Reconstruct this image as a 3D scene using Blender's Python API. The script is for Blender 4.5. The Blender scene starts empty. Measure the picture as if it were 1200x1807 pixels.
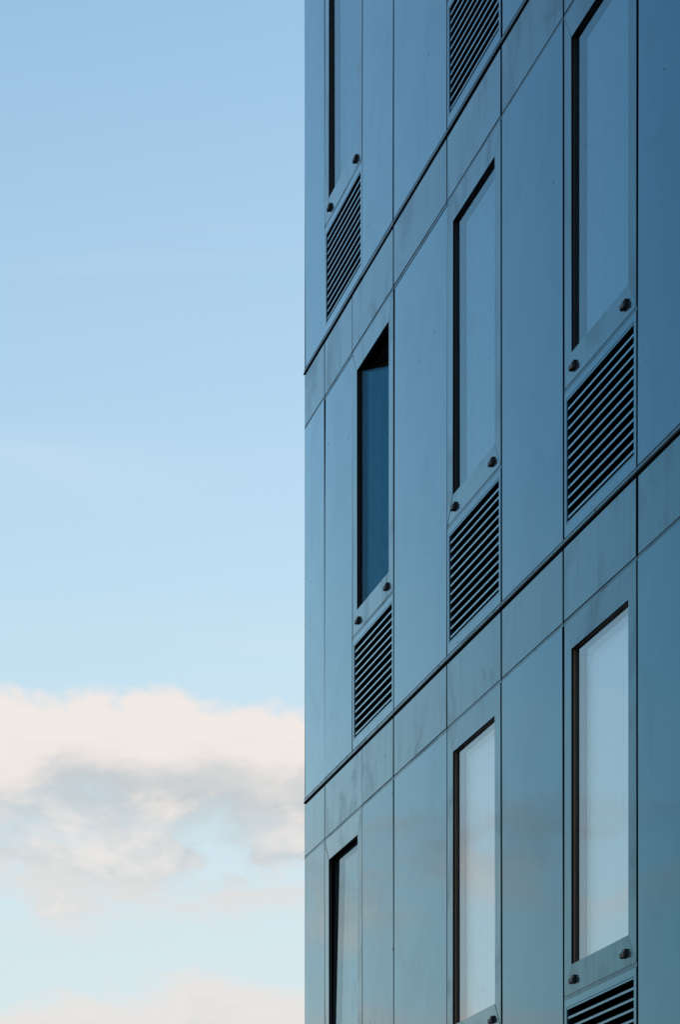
import bpy, math, random
from mathutils import Vector, Matrix

random.seed(11)
R = math.radians
scene = bpy.context.scene
col = scene.collection

# ------------------------------------------------------------------ camera
cam_d = bpy.data.cameras.new('camera')
cam = bpy.data.objects.new('camera', cam_d)
col.objects.link(cam)
cam.location = (0, 0, 1.6)
cam.rotation_euler = (R(90), 0, 0)
cam_d.sensor_fit = 'AUTO'
cam_d.sensor_width = 36
cam_d.lens = 122.8
cam_d.shift_y = 0.8907          # level camera, rising front: verticals stay vertical
cam_d.clip_end = 6000
scene.camera = cam

# ------------------------------------------------------------------ light
SUN_AZ = 75.0      # clockwise from the view direction: off to the right, behind the facade
SUN_EL = 13.0
SKY_STRENGTH = 0.15
CLOUD_SHIFT = (3.31, 0.0, 0.0)
CLOUD_TURN = 10.7

world = bpy.data.worlds.new('World')
scene.world = world
world.use_nodes = True


class NT:
    """small helper to write node trees"""
    def __init__(self, tree):
        self.t = tree
        self.n = tree.nodes
        self.l = tree.links

    def node(self, kind, **kw):
        n = self.n.new(kind)
        for k, v in kw.items():
            setattr(n, k, v)
        return n

    def put(self, sock, v):
        if isinstance(v, bpy.types.NodeSocket):
            self.l.new(v, sock)
        elif v is not None:
            sock.default_value = v

    def math(self, op, a, b=None, c=None, clamp=False):
        n = self.node('ShaderNodeMath', operation=op, use_clamp=clamp)
        self.put(n.inputs[0], a)
        self.put(n.inputs[1], b)
        self.put(n.inputs[2], c)
        return n.outputs[0]

    def vmath(self, op, a, b=None):
        n = self.node('ShaderNodeVectorMath', operation=op)
        self.put(n.inputs[0], a)
        self.put(n.inputs[1], b)
        return n.outputs[0]

    def noise(self, vec, scale, detail=4, rough=0.5, dist=0.0):
        n = self.node('ShaderNodeTexNoise')
        self.put(n.inputs['Vector'], vec)
        n.inputs['Scale'].default_value = scale
        n.inputs['Detail'].default_value = detail
        n.inputs['Roughness'].default_value = rough
        n.inputs['Distortion'].default_value = dist
        return n.outputs['Fac']

    def smooth(self, v, a, b, lo=0.0, hi=1.0):
        n = self.node('ShaderNodeMapRange', interpolation_type='SMOOTHSTEP')
        self.put(n.inputs['Value'], v)
        n.inputs['From Min'].default_value = a
        n.inputs['From Max'].default_value = b
        n.inputs['To Min'].default_value = lo
        n.inputs['To Max'].default_value = hi
        return n.outputs['Result']

    def mix(self, f, a, b, blend='MIX'):
        n = self.node('ShaderNodeMix', data_type='RGBA', blend_type=blend)
        self.put(n.inputs[0], f)
        self.put(n.inputs[6], a)
        self.put(n.inputs[7], b)
        return n.outputs[2]


def build_sky():
    w = NT(world.node_tree)
    w.n.clear()
    out = w.node('ShaderNodeOutputWorld')
    bg = w.node('ShaderNodeBackground')
    bg.inputs['Strength'].default_value = SKY_STRENGTH
    sky = w.node('ShaderNodeTexSky', sky_type='NISHITA')
    sky.sun_disc = False
    sky.sun_elevation = R(SUN_EL)
    sky.sun_rotation = R(SUN_AZ)
    sky.altitude = 50
    sky.air_density = 1.0
    sky.dust_density = 0.6
    sky.ozone_density = 2.2
    tc = w.node('ShaderNodeTexCoord')
    d = tc.outputs['Generated']
    sx = w.node('ShaderNodeSeparateXYZ')
    w.l.new(d, sx.inputs[0])
    el = w.math('ARCSINE', sx.outputs['Z'])
    el = w.math('MULTIPLY', el, 180 / math.pi)          # elevation in degrees
    # pale veil of haze thickening towards the horizon
    veil = w.smooth(el, 34.0, 4.0, 0.0, 0.62)
    sd = w.node('ShaderNodeVectorMath', operation='DOT_PRODUCT')      # haze thinned away from the sun, added to deepen the facade's reflected blue
    w.l.new(d, sd.inputs[0])
    sd.inputs[1].default_value = (math.sin(R(SUN_AZ)), math.cos(R(SUN_AZ)), 0.0)
    veil = w.math('MULTIPLY', veil, w.smooth(sd.outputs['Value'], -0.42, 0.25, 0.10, 1.0))
    base = w.mix(1.0, sky.outputs['Color'], (0.93, 1.05, 1.03, 1), 'MULTIPLY')
    base = w.mix(veil, base, (2.55, 3.02, 3.22, 1))
    low = w.smooth(el, 17.0, 3.0, 0.0, 0.72)                          # denser, paler haze right over the horizon
    base = w.mix(low, base, (2.72, 2.95, 2.98, 1))
    # faint high streaks
    ps = w.vmath('ADD', w.vmath('MULTIPLY', d, (1.0, 1.0, 8.0)), (5.7, 0.0, 0.84))
    st = w.noise(ps, 3.2, 4, 0.55, 0.5)
    streak = w.math('MULTIPLY', w.smooth(st, 0.52, 0.80), 0.22)
    base = w.mix(streak, base, (3.0, 3.2, 3.35, 1))
    # cloud banks low over the horizon: noise in direction space, flattened like clouds seen from the side
    rot = w.node('ShaderNodeVectorRotate', rotation_type='Z_AXIS')
    w.l.new(d, rot.inputs['Vector'])
    rot.inputs['Angle'].default_value = R(CLOUD_TURN)
    p = w.vmath('ADD', w.vmath('MULTIPLY', rot.outputs[0], (1.0, 1.0, 1.9)), CLOUD_SHIFT)
    cov = w.noise(p, 3.0, 1, 0.5)
    big = w.noise(p, 9.0, 2, 0.5)
    body = w.noise(p, 23.0, 7, 0.56, 0.25)
    patch = w.noise(w.vmath('ADD', p, (0.0, 7.0, 0.0)), 26.0, 5, 0.54, 0.4)
    cover = w.smooth(cov, 0.39, 0.47)
    e1 = w.math('ADD', el, w.math('MULTIPLY', w.math('SUBTRACT', big, 0.5), 1.8))
    e1 = w.math('ADD', e1, w.math('MULTIPLY', w.math('SUBTRACT', body, 0.5), 2.4))
    et = w.math('ADD', e1, w.math('MULTIPLY', w.math('SUBTRACT', 1.0, cover), 2.2))
    topm = w.smooth(et, 11.64, 11.26)
    solid = w.math('MULTIPLY', w.smooth(e1, 9.2, 10.1), cover)
    thr = w.math('ADD', patch, w.math('MULTIPLY', cover, 0.10))
    broken = w.math('MULTIPLY', w.smooth(thr, 0.49, 0.63), w.smooth(e1, 7.9, 8.9, 0.0, 0.82))
    d1 = w.math('MULTIPLY', topm, w.math('MAXIMUM', solid, broken))
    e2 = w.math('ADD', el, w.math('MULTIPLY', w.math('SUBTRACT', patch, 0.5), 2.6))
    e2 = w.math('ADD', e2, w.math('MULTIPLY', w.math('SUBTRACT', big, 0.5), -1.5))
    d2 = w.math('MULTIPLY', w.smooth(e2, 7.05, 6.50), 0.85)
    # warm light on the crowns, cooler grey bellies
    crown = w.smooth(e1, 9.85, 10.95)
    glow = w.smooth(w.math('ADD', body, w.math('MULTIPLY', patch, 0.6)), 0.74, 1.0)
    under = w.math('MULTIPLY', w.smooth(e1, 9.5, 8.8, 0.0, 0.60), w.smooth(e1, 6.6, 7.9))
    under = w.math('MAXIMUM', under, w.math('MULTIPLY', w.smooth(e2, 5.6, 6.5), w.smooth(e2, 7.6, 7.0, 0.0, 0.8)))
    lit = w.math('MAXIMUM', w.math('MAXIMUM', crown, under), w.math('MULTIPLY', glow, 0.9))
    ccol = w.mix(lit, (2.12, 2.28, 2.36, 1), (3.46, 3.15, 2.96, 1))
    dens = w.math('MULTIPLY', w.math('MAXIMUM', d1, d2), 0.95)
    colr = w.mix(dens, base, ccol)
    w.l.new(colr, bg.inputs['Color'])
    w.l.new(bg.outputs[0], out.inputs['Surface'])


build_sky()

sun_d = bpy.data.lights.new('sun', 'SUN')
sun_d.energy = 2.4
sun_d.angle = R(0.53)
sun_d.color = (1.0, 0.80, 0.60)
sun = bpy.data.objects.new('sun', sun_d)
col.objects.link(sun)
sdir = Vector((math.sin(R(SUN_AZ)) * math.cos(R(SUN_EL)), math.cos(R(SUN_AZ)) * math.cos(R(SUN_EL)), math.sin(R(SUN_EL))))
sun.rotation_euler = sdir.to_track_quat('Z', 'Y').to_euler()
sun.location = sdir * 60

vs = scene.view_settings
vs.view_transform = 'Standard'
vs.look = 'None'
vs.exposure = 0.8
vs.gamma = 1.0
vs.use_curve_mapping = False
scene.render.engine = 'CYCLES'
scene.cycles.max_bounces = 10
scene.cycles.transparent_max_bounces = 24
scene.cycles.glossy_bounces = 6

# ------------------------------------------------------------------ materials
def new_mat(name):
    m = bpy.data.materials.new(name)
    m.use_nodes = True
    t = NT(m.node_tree)
    return m, t, m.node_tree.nodes['Principled BSDF']


def mat_panel(name, paint, dust, grime, rough, f0, tint, wave, gain=1.82, swirl=0.6):
    """smooth coated metal sheet: tinted mirror coat over paint, with dust film, run-off streaks and specks"""
    m = bpy.data.materials.new(name)
    m.use_nodes = True
    t = NT(m.node_tree)
    t.n.clear()
    out = t.node('ShaderNodeOutputMaterial')
    tc = t.node('ShaderNodeTexCoord')
    oi = t.node('ShaderNodeObjectInfo')
    off = t.vmath('MULTIPLY', oi.outputs['Random'], (37.0, 11.0, 53.0))
    p = t.vmath('ADD', tc.outputs['Object'], off)
    smear = t.noise(t.vmath('MULTIPLY', p, (1.0, 1.0, 0.8)), 1.5, 5, 0.55, 1.6)
    smear = t.smooth(smear, 0.46, 0.72)
    run = t.noise(t.vmath('MULTIPLY', p, (22.0, 3.0, 0.8)), 1.0, 4, 0.6, 0.1)
    run = t.smooth(run, 0.52, 0.76)
    fine = t.noise(p, 60.0, 3, 0.6)
    speck = t.noise(t.vmath('MULTIPLY', p, (1.0, 1.0, 0.7)), 26.0, 1, 0.5)
    speck = t.smooth(speck, 0.790, 0.815)
    thin = t.noise(t.vmath('MULTIPLY', p, (75.0, 3.0, 0.55)), 1.0, 3, 0.6, 0.05)      # hair-line drip marks
    thin = t.smooth(thin, 0.66, 0.74)
    d = t.math('ADD', t.math('MULTIPLY', smear, swirl), t.math('MULTIPLY', run, 0.45))
    d = t.math('ADD', d, t.math('MULTIPLY', thin, 0.55))
    d = t.math('MULTIPLY', d, t.math('ADD', t.math('MULTIPLY', fine, 0.7), 0.65))
    d = t.math('MULTIPLY', d, grime, clamp=True)
    c = t.mix(d, paint + (1,), dust + (1,))
    c = t.mix(speck, c, (0.02, 0.02, 0.02, 1))
    df = t.node('ShaderNodeBsdfDiffuse')
    t.l.new(c, df.inputs['Color'])
    g = t.node('ShaderNodeNewGeometry')
    dot = t.node('ShaderNodeVectorMath', operation='DOT_PRODUCT')
    t.l.new(g.outputs['Incoming'], dot.inputs[0])
    t.l.new(g.outputs['Normal'], dot.inputs[1])
    cs = t.math('ABSOLUTE', dot.outputs['Value'])
    fr = t.math('ADD', t.math('MULTIPLY', t.math('POWER', t.math('SUBTRACT', 1.0, cs), 6.0), gain * (1 - f0)), f0, clamp=True)
    dull = t.math('SUBTRACT', 1.0, t.math('ADD', t.math('MULTIPLY', d, 0.55), t.math('MULTIPLY', speck, 0.9)), clamp=True)
    fr = t.math('MULTIPLY', fr, dull)
    fr = t.math('MULTIPLY', fr, t.math('ADD', t.math('MULTIPLY', oi.outputs['Random'], 0.10), 0.94), clamp=True)
    gl = t.node('ShaderNodeBsdfGlossy')
    t.l.new(t.mix(t.smooth(cs, 0.12, 0.40), tint[0] + (1,), tint[1] + (1,)), gl.inputs['Color'])
    t.l.new(t.math('ADD', t.math('MULTIPLY', d, 0.25), rough), gl.inputs['Roughness'])
    if wave:
        bump = t.node('ShaderNodeBump')
        bump.inputs['Strength'].default_value = 1.0
        bump.inputs['Distance'].default_value = wave
        t.l.new(t.noise(p, 1.1, 2, 0.5), bump.inputs['Height'])
        t.l.new(bump.outputs[0], gl.inputs['Normal'])
    mx = t.node('ShaderNodeMixShader')
    t.l.new(fr, mx.inputs[0])
    t.l.new(df.outputs[0], mx.inputs[1])
    t.l.new(gl.outputs[0], mx.inputs[2])
    t.l.new(mx.outputs[0], out.inputs['Surface'])
    return m


def mat_plain(name, c, rough, metallic=0.0, var=0.25, scale=14.0, spec=0.5):
    m, t, b = new_mat(name)
    tc = t.node('ShaderNodeTexCoord')
    n = t.noise(tc.outputs['Object'], scale, 5, 0.6)
    lo = tuple(x * (1 - var) for x in c) + (1,)
    hi = tuple(min(1, x * (1 + var)) for x in c) + (1,)
    t.l.new(t.mix(n, lo, hi), b.inputs['Base Color'])
    t.l.new(t.math('ADD', t.math('MULTIPLY', n, 0.2), rough - 0.1), b.inputs['Roughness'])
    b.inputs['Metallic'].default_value = metallic
    b.inputs['Specular IOR Level'].default_value = spec
    return m


def mat_glass(name, tint, gain):
    """one pane: Fresnel mirror over clear glass (both faces of the sheet together)"""
    m = bpy.data.materials.new(name)
    m.use_nodes = True
    t = NT(m.node_tree)
    t.n.clear()
    out = t.node('ShaderNodeOutputMaterial')
    g = t.node('ShaderNodeNewGeometry')
    dot = t.node('ShaderNodeVectorMath', operation='DOT_PRODUCT')
    t.l.new(g.outputs['Incoming'], dot.inputs[0])
    t.l.new(g.outputs['Normal'], dot.inputs[1])
    c = t.math('ABSOLUTE', dot.outputs['Value'])
    r = t.math('ADD', t.math('MULTIPLY', t.math('POWER', t.math('SUBTRACT', 1.0, c), 5.0), 0.96), 0.04)
    rg = t.math('MULTIPLY', r, gain)
    rp = t.math('DIVIDE', rg, t.math('ADD', rg, 1.0), clamp=True)
    tc = t.node('ShaderNodeTexCoord')
    oi = t.node('ShaderNodeObjectInfo')
    p = t.vmath('ADD', tc.outputs['Object'], t.vmath('MULTIPLY', oi.outputs['Random'], (37.0, 11.0, 53.0)))
    bump = t.node('ShaderNodeBump')
    bump.inputs['Distance'].default_value = 0.0010
    t.l.new(t.noise(p, 0.8, 1, 0.5), bump.inputs['Height'])
    gl = t.node('ShaderNodeBsdfGlossy')
    gl.inputs['Roughness'].default_value = 0.02
    t.l.new(t.mix(t.smooth(c, 0.12, 0.40), tint[0] + (1,), tint[1] + (1,)), gl.inputs['Color'])
    t.l.new(bump.outputs[0], gl.inputs['Normal'])
    tr = t.node('ShaderNodeBsdfTransparent')
    tr.inputs['Color'].default_value = (0.93, 0.96, 0.95, 1)
    mx = t.node('ShaderNodeMixShader')
    t.l.new(rp, mx.inputs[0])
    t.l.new(tr.outputs[0], mx.inputs[1])
    t.l.new(gl.outputs[0], mx.inputs[2])
    # dust film: faint run marks and specks
    run = t.noise(t.vmath('MULTIPLY', p, (9.0, 2.0, 1.6)), 1.3, 5, 0.65, 0.8)
    run = t.smooth(run, 0.64, 0.80, 0.0, 0.22)
    sp = t.smooth(t.noise(p, 21.0, 1, 0.5), 0.795, 0.815, 0.0, 0.6)
    df = t.node('ShaderNodeBsdfDiffuse')
    df.inputs['Color'].default_value = (0.07, 0.07, 0.065, 1)
    mx2 = t.node('ShaderNodeMixShader')
    t.l.new(t.math('ADD', run, sp, clamp=True), mx2.inputs[0])
    t.l.new(mx.outputs[0], mx2.inputs[1])
    t.l.new(df.outputs[0], mx2.inputs[2])
    t.l.new(mx2.outputs[0], out.inputs['Surface'])
    return m


def mat_clear(name):
    m = bpy.data.materials.new(name)
    m.use_nodes = True
    t = NT(m.node_tree)
    t.n.clear()
    out = t.node('ShaderNodeOutputMaterial')
    tr = t.node('ShaderNodeBsdfTransparent')
    t.l.new(tr.outputs[0], out.inputs['Surface'])
    return m


PAINT = (0.018, 0.042, 0.062)
DUST = (0.105, 0.112, 0.112)
TINT = ((0.79, 0.95, 1.0), (0.13, 0.60, 0.87))     # coat colour: glancing, face on; blue of the mirrored sky put into it
WORN = ((0.82, 0.95, 0.98), (0.12, 0.60, 0.83))  # same mirrored sky blue in the coat of the weathered parts
M = {}
M['panel'] = mat_panel('coated_panel', PAINT, DUST, 0.20, 0.03, 0.03, TINT, 0.0011)
M['spandrel'] = mat_panel('weathered_panel', (0.038, 0.047, 0.052), DUST, 0.75, 0.09, 0.015, WORN, 0.0010, 1.74, 0.75)
M['rail'] = mat_panel('weathered_rail', (0.038, 0.047, 0.052), DUST, 0.65, 0.11, 0.015, WORN, 0.0003, 1.80, 0.75)
M['slat'] = mat_panel('slat_coating', (0.10, 0.14, 0.16), DUST, 0.3, 0.22, 0.05, TINT, 0.0)
M['edge'] = mat_plain('panel_core', (0.010, 0.010, 0.011), 0.8, 0, 0.25, 14, 0.1)
M['dark'] = mat_plain('black_membrane', (0.006, 0.006, 0.006), 0.9, 0, 0.25, 14, 0.02)
M['bronze'] = mat_plain('bronze_frame', (0.045, 0.032, 0.024), 0.38, 0.0, 0.35, 30)
M['bronze_lit'] = mat_plain('bronze_frame_lit', (0.34, 0.165, 0.085), 0.45, 0.0, 0.3, 30, 0.3)  # lit copy of the bronze: warm reflected light put into its colour
M['gasket'] = mat_plain('black_gasket', (0.010, 0.010, 0.010), 0.5)
M['spacer'] = mat_plain('spacer', (0.03, 0.03, 0.03), 0.4)
M['knob'] = mat_plain('black_rubber', (0.005, 0.0053, 0.0056), 0.5, 0, 0.3, 60, 0.25)
M['flash_dark'] = mat_plain('dark_flashing', (0.010, 0.0095, 0.009), 0.8, 0.0, 0.5, 9, 0.08)
M['plaster'] = mat_plain('room_paint', (0.14, 0.125, 0.105), 0.9, 0, 0.06, 5)
M['concrete'] = mat_plain('concrete', (0.30, 0.29, 0.28), 0.9, 0, 0.2, 3)
M['blind'] = mat_plain('white_blind', (0.88, 0.85, 0.80), 0.9, 0, 0.04, 3)
M['strip'] = mat_panel('joint_strip', (0.030, 0.036, 0.040), (0.11, 0.11, 0.105), 1.3, 0.16, 0.01, WORN, 0.0, 1.30)
M['lip'] = mat_plain('rusty_lip', (0.050, 0.032, 0.022), 0.6, 0.0, 0.9, 5)
M['glass'] = mat_glass('window_glass', ((0.74, 0.93, 1.0), (0.19, 0.51, 0.70)), 1.8)  # deep blue of the mirrored upper sky put into the tint
M['glass_pale'] = mat_glass('window_glass_pale_sky', ((0.95, 0.98, 1.0), (0.66, 0.83, 0.92)), 2.3)  # brighter copy of the same glass: mirrored pale horizon put into its tint
M['clear'] = mat_clear('glass_back')
M['asphalt'] = mat_plain('asphalt', (0.05, 0.05, 0.052), 0.9, 0, 0.3, 20)
M['paving'] = mat_plain('paving', (0.26, 0.25, 0.24), 0.85, 0, 0.2, 6)


# ------------------------------------------------------------------ mesh helpers
class MB:
    def __init__(self):
        self.v, self.f, self.m = [], [], []

    def hexa(self, pts, mats=0):
        """8 points: 4 front (y low) counter-clockwise seen from outside, 4 back in the same order"""
        i = len(self.v)
        self.v += [tuple(p) for p in pts]
        faces = [(0, 1, 2, 3), (7, 6, 5, 4), (0, 4, 5, 1), (1, 5, 6, 2), (2, 6, 7, 3), (3, 7, 4, 0)]
        for k, f in enumerate(faces):
            self.f.append(tuple(i + q for q in f))
            self.m.append(mats if isinstance(mats, int) else mats[k])
        return self

    def box(self, x0, x1, y0, y1, z0, z1, mats=0):
        return self.hexa([(x0, y0, z0), (x1, y0, z0), (x1, y0, z1), (x0, y0, z1),
                          (x0, y1, z0), (x1, y1, z0), (x1, y1, z1), (x0, y1, z1)], mats)

    def sheet(self, x0, x1, y0, y1, z0, z1, c, mface=0, medge=1):
        """panel with chamfered front arrises"""
        i = len(self.v)
        self.v += [(x0 + c, y0, z0 + c), (x1 - c, y0, z0 + c), (x1 - c, y0, z1 - c), (x0 + c, y0, z1 - c),
                   (x0, y0 + c, z0), (x1, y0 + c, z0), (x1, y0 + c, z1), (x0, y0 + c, z1),
                   (x0, y1, z0), (x1, y1, z0), (x1, y1, z1), (x0, y1, z1)]
        fs = [((0, 1, 2, 3), mface)]
        for k in range(4):
            q = (k + 1) % 4
            fs.append(((k, 4 + k, 4 + q, q), mface))
            fs.append(((4 + k, 8 + k, 8 + q, 4 + q), medge))
        fs.append(((11, 10, 9, 8), medge))
        for f, m in fs:
            self.f.append(tuple(i + a for a in f))
            self.m.append(m)
        return self

    def ring(self, x0, x1, z0, z1, bx, bz, y0, y1, mat=0):
        """rectangular frame, opening x0..x1 / z0..z1, bars bx, bz wide outside it (mitred)"""
        o = [(x0 - bx, z0 - bz), (x1 + bx, z0 - bz), (x1 + bx, z1 + bz), (x0 - bx, z1 + bz)]
        n = [(x0, z0), (x1, z0), (x1, z1), (x0, z1)]
        i = len(self.v)
        for y in (y0, y1):
            self.v += [(a, y, b) for a, b in o] + [(a, y, b) for a, b in n]
        for k in range(4):
            q = (k + 1) % 4
            for f in ((k, q, 4 + q, 4 + k), (8 + k, 12 + k, 12 + q, 8 + q),
                      (4 + k, 4 + q, 12 + q, 12 + k), (k, 8 + k, 8 + q, q)):
                self.f.append(tuple(i + a for a in f))
                self.m.append(mat)
        return self

    def mesh(self, name, mats):
        me = bpy.data.meshes.new(name)
        me.from_pydata(self.v, [], self.f)
        for mm in (mats if isinstance(mats, (list, tuple)) else [mats]):
            me.materials.append(mm)
        me.polygons.foreach_set('material_index', self.m)
        me.update()
        return me


def link(name, me, parent=None, loc=(0, 0, 0), rot=(0, 0, 0)):
    o = bpy.data.objects.new(name, me)
    col.objects.link(o)
    o.parent = parent
    o.location = loc
    o.rotation_euler = rot
    return o


# ------------------------------------------------------------------ setting
def ground():
    mb = MB()
    mb.v += [(-2500, -2500, 0), (2500, -2500, 0), (2500, 2500, 0), (-2500, 2500, 0)]
    mb.f.append((0, 1, 2, 3)); mb.m.append(0)
    o = link('ground', mb.mesh('ground', M['asphalt']))
    o['kind'] = 'structure'


ground()

# ------------------------------------------------------------------ building
# local axes: x along the facade towards the camera, y inwards, z up; corner arris at the origin
bld = bpy.data.objects.new('panel_clad_building', None)
col.objects.link(bld)
bld.location = (-0.2477, 24.43, 0)
bld.rotation_euler = (0, 0, math.atan2(-0.9825, 0.1862))
bld['label'] = 'blue grey metal panel building with tall narrow windows above louvre vents'
bld['category'] = 'building'

PITCH = 3.0
BASE0 = 5.926 - 2 * PITCH          # base line of the lowest storey
NST = 5
DEPTH = 9.0
GAP = 0.017
WIDE = {3.099, 5.948, 7.279, 8.630, 9.960, 11.300}   # joints that stand further open
TH = 0.010                          # sheet thickness
E = [0.0, 0.773, 1.766, 2.098, 3.099, 4.609, 5.948, 7.279, 8.630, 9.960, 11.300, 12.630]
LEN = E[-1]
BAYS_ODD = [(E[0], E[1], 'p'), (E[1], E[3], 'w'), (E[3], E[4], 'p'), (E[4], E[5], 'p'), (E[5], E[6], 'w'),
            (E[6], E[7], 'p'), (E[7], E[8], 'w'), (E[8], E[9], 'p'), (E[9], E[10], 'w'), (E[10], E[11], 'p')]
BAYS_EVEN = [(E[0], E[1], 'p'), (E[1], E[2], 'p'), (E[2], E[4], 'w'), (E[4], E[5], 'p'), (E[5], E[6], 'w'),
             (E[6], E[7], 'p'), (E[7], E[8], 'w'), (E[8], E[9], 'p'), (E[9], E[10], 'w'), (E[10], E[11], 'p')]
# heights above a storey's base line
Z_LEDGE, Z_MAIN, Z_STRIP, Z_SPAN = 0.047, 2.622, 2.641, 3.0
Z_OPEN0, Z_OPEN1, SIDE = 0.928, 2.475, 0.152
Z_SILL, Z_SILLSTRIP = 0.786, 0.763
Z_L0, Z_L1, L_SIDE = 0.117, 0.715, 0.062


def wobble(deg):
    return (random.uniform(-deg, deg) * R(1), 0, random.uniform(-deg, deg) * R(1) * 0.5)


def panel(name, u0, u1, z0, z1, mat, y=0.0):
    g = GAP / 2
    a, b = (0.017 if u0 in WIDE else g), (0.017 if u1 in WIDE else g)
    if u0 < 0.01: a = 0.014
    w, h = u1 - u0 - a - b, z1 - z0
    me = MB().sheet(-w / 2, w / 2, 0, TH, -h / 2, h / 2, 0.0016).mesh(name, [mat, M['edge']])
    return link(name, me, bld, ((u0 + a + u1 - b) / 2, y + random.uniform(-0.0012, 0.0012), (z0 + z1) / 2), wobble(0.17))


def strip(u0, u1, z0, z1, parent, loc):
    w = u1 - u0 - GAP
    h = z1 - z0
    me = MB().box(0, w, 0, TH, 0, h - 0.0024).box(0, w, -0.0008, TH, h - 0.0022, h - 0.0006, 1).mesh('joint_strip', [M['strip'], M['lip']])
    return link('joint_strip', me, parent, loc)


cache = {}


def cached(key, fn):
    if key not in cache:
        cache[key] = fn()
    return cache[key]


def rail_meshes(W, ga, gb):
    """the four mitred boards round a window; origin at the module's left end, base line"""
    s = 0.0012
    o = [(ga, Z_SILL), (W - gb, Z_SILL), (W - gb, Z_MAIN), (ga, Z_MAIN)]
    n = [(SIDE, Z_OPEN0), (W - SIDE, Z_OPEN0), (W - SIDE, Z_OPEN1), (SIDE, Z_OPEN1)]
    out = []
    for k in range(4):
        q = (k + 1) % 4
        a, b, c, d = o[k], o[q], n[q], n[k]
        cx = sum(p[0] for p in (a, b, c, d)) / 4
        cz = sum(p[1] for p in (a, b, c, d)) / 4
        dx, dz = b[0] - a[0], b[1] - a[1]
        L = math.hypot(dx, dz)
        tx, tz = dx / L * s, dz / L * s          # pull the mitres apart by a hair
        P = [(a[0] + tx, a[1] + tz), (b[0] - tx, b[1] - tz), (c[0] - tx, c[1] - tz), (d[0] + tx, d[1] + tz)]
        pts = [(x - cx, 0, z - cz) for x, z in P] + [(x - cx, TH, z - cz) for x, z in P]
        me = MB().hexa(pts, (0, 1, 1, 1, 1, 1)).mesh('surround_board', [M['rail'], M['edge']])
        out.append((me, (cx, 0, cz)))
    return out


def window(u0, u1, zb, swing=None, blind=False, label=None):
    W = round(u1 - u0, 3)
    x0, x1, z0, z1 = SIDE, W - SIDE, Z_OPEN0, Z_OPEN1
    ga, gb = (0.017 if u0 in WIDE else GAP / 2), (0.017 if u1 in WIDE else GAP / 2)

    def reveal():
        mb = MB()
        mb.ring(x0, x1, z0, z1, 0.05, 0.05, TH + 0.0005, 0.0122, 0)
        mb.ring(x0 - 0.003, x1 + 0.003, z0 - 0.003, z1 + 0.003, 0.047, 0.047, 0.0122, 0.0138, 1)
        mb.ring(x0, x1, z0, z1, 0.05, 0.05, 0.0138, 0.0195, 2)
        # fixed frame behind the sash, against the wall
        mb.ring(x0 - 0.012, x1 + 0.012, z0 - 0.012, z1 + 0.012, 0.06, 0.06, 0.094, 0.16, 0)
        return mb.mesh('window', [M['bronze'], M['gasket'], M['bronze_lit'] if blind else M['bronze']])
    root = link('window', cached(('reveal', W, blind), reveal), bld, (u0, 0, zb))
    if label:
        root['label'] = label
    for me, p in cached(('rails', W, ga, gb), lambda: rail_meshes(W, ga, gb)):
        o = link('surround_board', me, root, p, wobble(0.12))
    # sash: double glazed unit in a bronze frame, all hung on one hinge point
    def T(loc):
        if swing is None:
            return Matrix.Translation(loc)
        kind, ang = swing
        if kind == 'turn':
            piv = Vector((x0 - 0.020, 0.075, 0))
            rot = Matrix.Rotation(R(ang), 4, 'Z')
        else:
            piv = Vector((0, 0.075, z0 - 0.02))
            rot = Matrix.Rotation(R(-ang), 4, 'X')
        return Matrix.Translation(piv) @ rot @ Matrix.Translation(-piv) @ Matrix.Translation(loc)
    cx, cz = W / 2, (z0 + z1) / 2
    hw, hh = (x1 - x0) / 2 + 0.022, (z1 - z0) / 2 + 0.022

    gk = 'glass_pale' if blind else 'glass'

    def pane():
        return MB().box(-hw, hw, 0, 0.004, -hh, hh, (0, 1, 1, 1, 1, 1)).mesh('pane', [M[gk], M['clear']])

    def sash():
        mb = MB()
        mb.ring(-hw + 0.026, hw - 0.026, -hh + 0.026, hh - 0.026, 0.024, 0.024, 0.0045, 0.0195, 1)
        mb.ring(-hw + 0.045, hw - 0.045, -hh + 0.045, hh - 0.045, 0.040, 0.040, 0.0245, 0.066, 0)
        return mb.mesh('sash', [M['bronze'], M['spacer']])
    for nm, me, y in (('pane', cached(('pane', W, gk), pane), 0.0205), ('pane', cached(('pane', W, gk), pane), 0.0405),
                      ('sash', cached(('sash', W), sash), 0.0205)):
        o = link(nm, me, root)
        o.matrix_local = T(Vector((cx, y, cz)))
    # stops on the bottom board
    for ux in (0.165, W - 0.245):
        def knob():
            mb = MB()
            w, h, dpt, c = 0.082, 0.030, 0.019, 0.005
            pts = []
            for y, k in ((-dpt, c), (-0.006, 0.0)):
                pts += [(k, y, k), (w - k, y, k * 0.5), (w - k, y, h - k), (k, y, h - k)]
            mb.hexa(pts)
            mb.box(0.030, w - 0.004, -0.0125, -0.0006, 0.010, h + 0.009)
            mb.box(0.004, 0.0295, -0.0059, -0.0006, 0.003, h - 0.003)
            return mb.mesh('stop_block', M['knob'])
        link('stop_block', cached('knob', knob), root, (ux, 0, 0.828))
    strip(0, W, Z_SILLSTRIP, Z_SILL, root, (GAP / 2, 0.0015, Z_SILLSTRIP + 0.001))
    if blind:
        mb = MB().box(0.02, W - 0.02, 0, 0.002, Z_OPEN0 - 0.05, Z_OPEN1 + 0.03)
        link('roller_blind', mb.mesh('roller_blind', M['blind']), root, (0, 0.092, 0))
    return root


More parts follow.
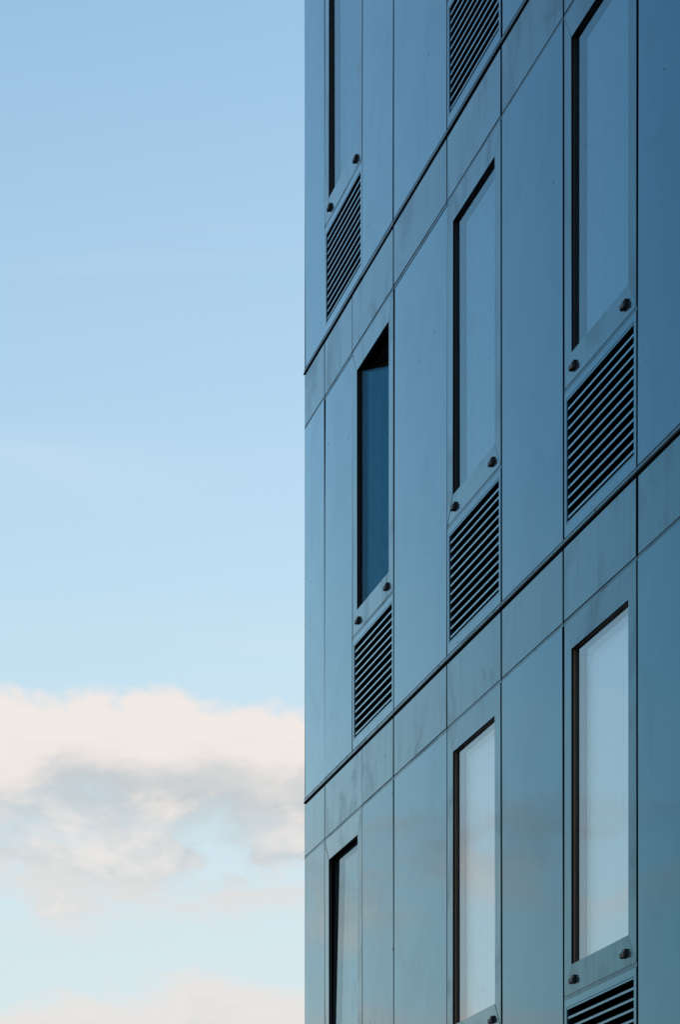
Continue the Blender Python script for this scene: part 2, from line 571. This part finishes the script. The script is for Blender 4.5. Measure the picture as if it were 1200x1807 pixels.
def louvre(u0, u1, zb):
    W = round(u1 - u0, 3)
    ga, gb = (0.017 if u0 in WIDE else GAP / 2), (0.017 if u1 in WIDE else GAP / 2)

    def body():
        mb = MB()
        F = 0.009
        x0, x1 = L_SIDE, W - L_SIDE
        # vent panel round the louvre, then the louvre's own thin frame set into it with a shadow line
        o = [(ga, Z_LEDGE), (W - gb, Z_LEDGE), (W - gb, Z_SILLSTRIP), (ga, Z_SILLSTRIP)]
        n = [(x0 - F - 0.0025, Z_L0 - F - 0.0025), (x1 + F + 0.0025, Z_L0 - F - 0.0025),
             (x1 + F + 0.0025, Z_L1 + F + 0.0025), (x0 - F - 0.0025, Z_L1 + F + 0.0025)]
        for k in range(4):
            q = (k + 1) % 4
            pts = [(p[0], y, p[1]) for y in (0, TH) for p in (o[k], o[q], n[q], n[k])]
            mb.hexa(pts, (0, 1, 1, 1, 1, 1))
        mb.ring(x0, x1, Z_L0, Z_L1, F, F, 0.0012, 0.022, 0)
        mb.box(W / 2 - 0.004, W / 2 + 0.004, 0.013, 0.026, Z_L0 + 0.0005, Z_L1 - 0.0005, 2)
        # black duct behind
        mb.ring(x0, x1, Z_L0, Z_L1, F, F, 0.022, 0.16, 2)
        mb.box(x0 - 0.01, x1 + 0.01, 0.16, 0.17, Z_L0 - 0.01, Z_L1 + 0.01, 2)
        return mb.mesh('louvre_vent', [M['panel'], M['edge'], M['dark'], M['gasket']])
    root = link('louvre_vent', cached(('louvre', W, ga, gb), body), bld, (u0, 0, zb))

    def slat():
        w = W - 2 * L_SIDE - 0.004
        mb = MB()
        h = 0.0115
        mb.box(0, w, 0, 0.0022, -h / 2, h / 2)
        # blade rising inwards behind the lip, its shaded underside put in as black
        t = 0.0016
        mb.hexa([(0, 0.0022, h / 2 - 0.004), (w, 0.0022, h / 2 - 0.004), (w, 0.0022, h / 2 - 0.004 + t), (0, 0.0022, h / 2 - 0.004 + t),
                 (0, 0.045, h / 2 + 0.026), (w, 0.045, h / 2 + 0.026), (w, 0.045, h / 2 + 0.026 + t), (0, 0.045, h / 2 + 0.026 + t)], 1)
        return mb.mesh('slat', [M['slat'], M['dark']])
    me = cached(('slat', W), slat)
    for k in range(12):
        link('slat', me, root, (L_SIDE + 0.002, 0.0045, Z_L1 - 0.041 - k * 0.0485), wobble(0.15))
    return root


def ledge(u0, u1, zb):
    """projecting drip between storeys, one length per bay, with a black shadow joint under it"""
    a = -0.010 if u0 < 0.01 else 0.0
    w = u1 - u0 - 0.006
    pr = 0.0055 + random.uniform(-0.002, 0.002)
    mb = MB()
    mb.box(a, w, -0.002, 0.03, 0.0235, 0.0432, 0)        # weathered upstand
    mb.box(a, w, -0.0035, 0.03, 0.0436, 0.0462, 2)       # rusty lip
    mb.box(a, w, -pr, 0.03, 0.0115, 0.0230, 1)           # dark nosing
    mb.box(a, w, 0.006, 0.03, 0.0005, 0.0112, 1)         # recessed shadow joint
    return link('ledge', mb.mesh('ledge', [M['strip'], M['flash_dark'], M['lip']]), bld,
                (u0 + 0.003, 0, zb), (0, R(random.uniform(-0.06, 0.06)), 0))


# load bearing wall, slabs and rooms behind the cladding
def carcass():
    for k in range(NST):
        zb = BASE0 + k * PITCH
        bays = BAYS_ODD if k % 2 else BAYS_EVEN
        mb = MB()
        wy0, wy1 = 0.165, 0.30
        y0 = 0.030
        # membrane plane right behind the sheets
        cuts = [(b[0] + SIDE - 0.045, b[1] - SIDE + 0.045) for b in bays if b[2] == 'w']
        lou = [(b[0] + L_SIDE - 0.016, b[1] - L_SIDE + 0.016) for b in bays if b[2] == 'w']
        z = [zb, zb + Z_L0 - 0.016, zb + Z_L1 + 0.016, zb + Z_OPEN0 - 0.045, zb + Z_OPEN1 + 0.045, zb + PITCH]
        def row(za, zc, holes):
            x = 0.012
            for h0, h1 in holes:
                mb.box(x, h0, y0, wy1, za, zc)
                x = h1
            mb.box(x, LEN - 0.012, y0, wy1, za, zc)
        row(z[0], z[1], [])
        row(z[1], z[2], lou)
        row(z[2], z[3], [])
        row(z[3], z[4], cuts)
        row(z[4], z[5], [])
        link('backing_wall', mb.mesh('backing_wall', M['dark']), bld)
        s = MB().box(0.03, LEN - 0.03, 0.3005, DEPTH - 0.03, -0.22, 0.02)
        if k:
            link('floor_slab', s.mesh('floor_slab', M['plaster']), bld, (0, 0, zb))
        p = MB().box(0.03, LEN - 0.03, 4.6, 4.75, 0.0205, PITCH - 0.2205)
        link('room_wall', p.mesh('room_wall', M['plaster']), bld, (0, 0, zb))
        for u in (3.55, 6.6, 9.3):
            q = MB().box(-0.06, 0.06, 0.3005, 4.599, 0.0205, PITCH - 0.2205)
            link('room_wall', q.mesh('room_wall', M['plaster']), bld, (u, 0, zb))


carcass()

SPECIAL = {(3, 1): dict(), }
for k in range(NST):
    zb = BASE0 + k * PITCH
    bays = BAYS_ODD if k % 2 else BAYS_EVEN
    first = True
    for u0, u1, kind in bays:
        if zb > 0:
            ledge(u0, u1, zb)
        lo = max(zb + Z_LEDGE, 0.06)
        panel('spandrel_panel', u0, u1, zb + Z_STRIP + 0.0005, zb + Z_SPAN - 0.0005, M['spandrel'], -0.001)
        strip(u0, u1, Z_MAIN, Z_STRIP, bld, (u0 + GAP / 2, 0.0015, zb + Z_MAIN))
        if kind == 'p':
            panel('cladding_panel', u0, u1, lo, zb + Z_MAIN - 0.0005, M['panel'])
        else:
            sw, bl, lab = None, False, None
            if k == 2 and first:
                sw, lab = ('turn', 21.0), 'window swung open into the dark room'
            elif k == 1 and first:
                sw, lab = ('tilt', 0.6), 'window tilted slightly inwards at its top'
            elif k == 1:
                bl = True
            window(u0, u1, zb, sw, bl, lab)
            louvre(u0, u1, zb)
            first = False

# the other sides and the roof
top = BASE0 + NST * PITCH
mb = MB().box(-0.006, LEN + 0.006, -0.014, 0.40, 0.0, 0.5)
link('parapet', mb.mesh('parapet', M['panel']), bld, (0, 0, top))
link('roof', MB().box(0.02, LEN - 0.02, 0.401, DEPTH - 0.02, -0.25, 0.2).mesh('roof', M['concrete']), bld, (0, 0, top))
for k in range(NST):
    zb = max(BASE0 + k * PITCH, 0.06)
    zt = BASE0 + (k + 1) * PITCH
    n = 6
    for q in range(n):
        ya, yb = 0.012 + q * (DEPTH - 0.012) / n, 0.012 + (q + 1) * (DEPTH - 0.012) / n
        for u, s in ((0.0, 1), (LEN, -1)):
            m2 = MB().box(min(0, s * TH), max(0, s * TH), 0, yb - ya - GAP, 0.006, zt - zb - 0.006)
            link("side_panel", m2.mesh("side_panel", M["panel"]), bld, (u, ya + 0.001, zb))
for u in (0.011, LEN - 0.031):
    link('end_wall', MB().box(0, 0.018, 0.302, DEPTH, 0, top).mesh('end_wall', M['dark']), bld, (u, 0, 0))
link('rear_wall', MB().box(0, LEN, DEPTH + 0.001, DEPTH + 0.12, 0, top).mesh('rear_wall', M['concrete']), bld)

# slim corner profile, one length per storey
for k in range(NST):
    zb = max(BASE0 + k * PITCH, 0.06)
    zt = BASE0 + (k + 1) * PITCH
    lo = Z_LEDGE if k else 0.0
    m2 = MB().sheet(0.0, 0.0105, 0, 0.0115, lo + 0.001, zt - zb - 0.001, 0.001)
    link('corner_trim', m2.mesh('corner_trim', [M['rail'], M['rail']]), bld, (0.0, 0.0, zb))
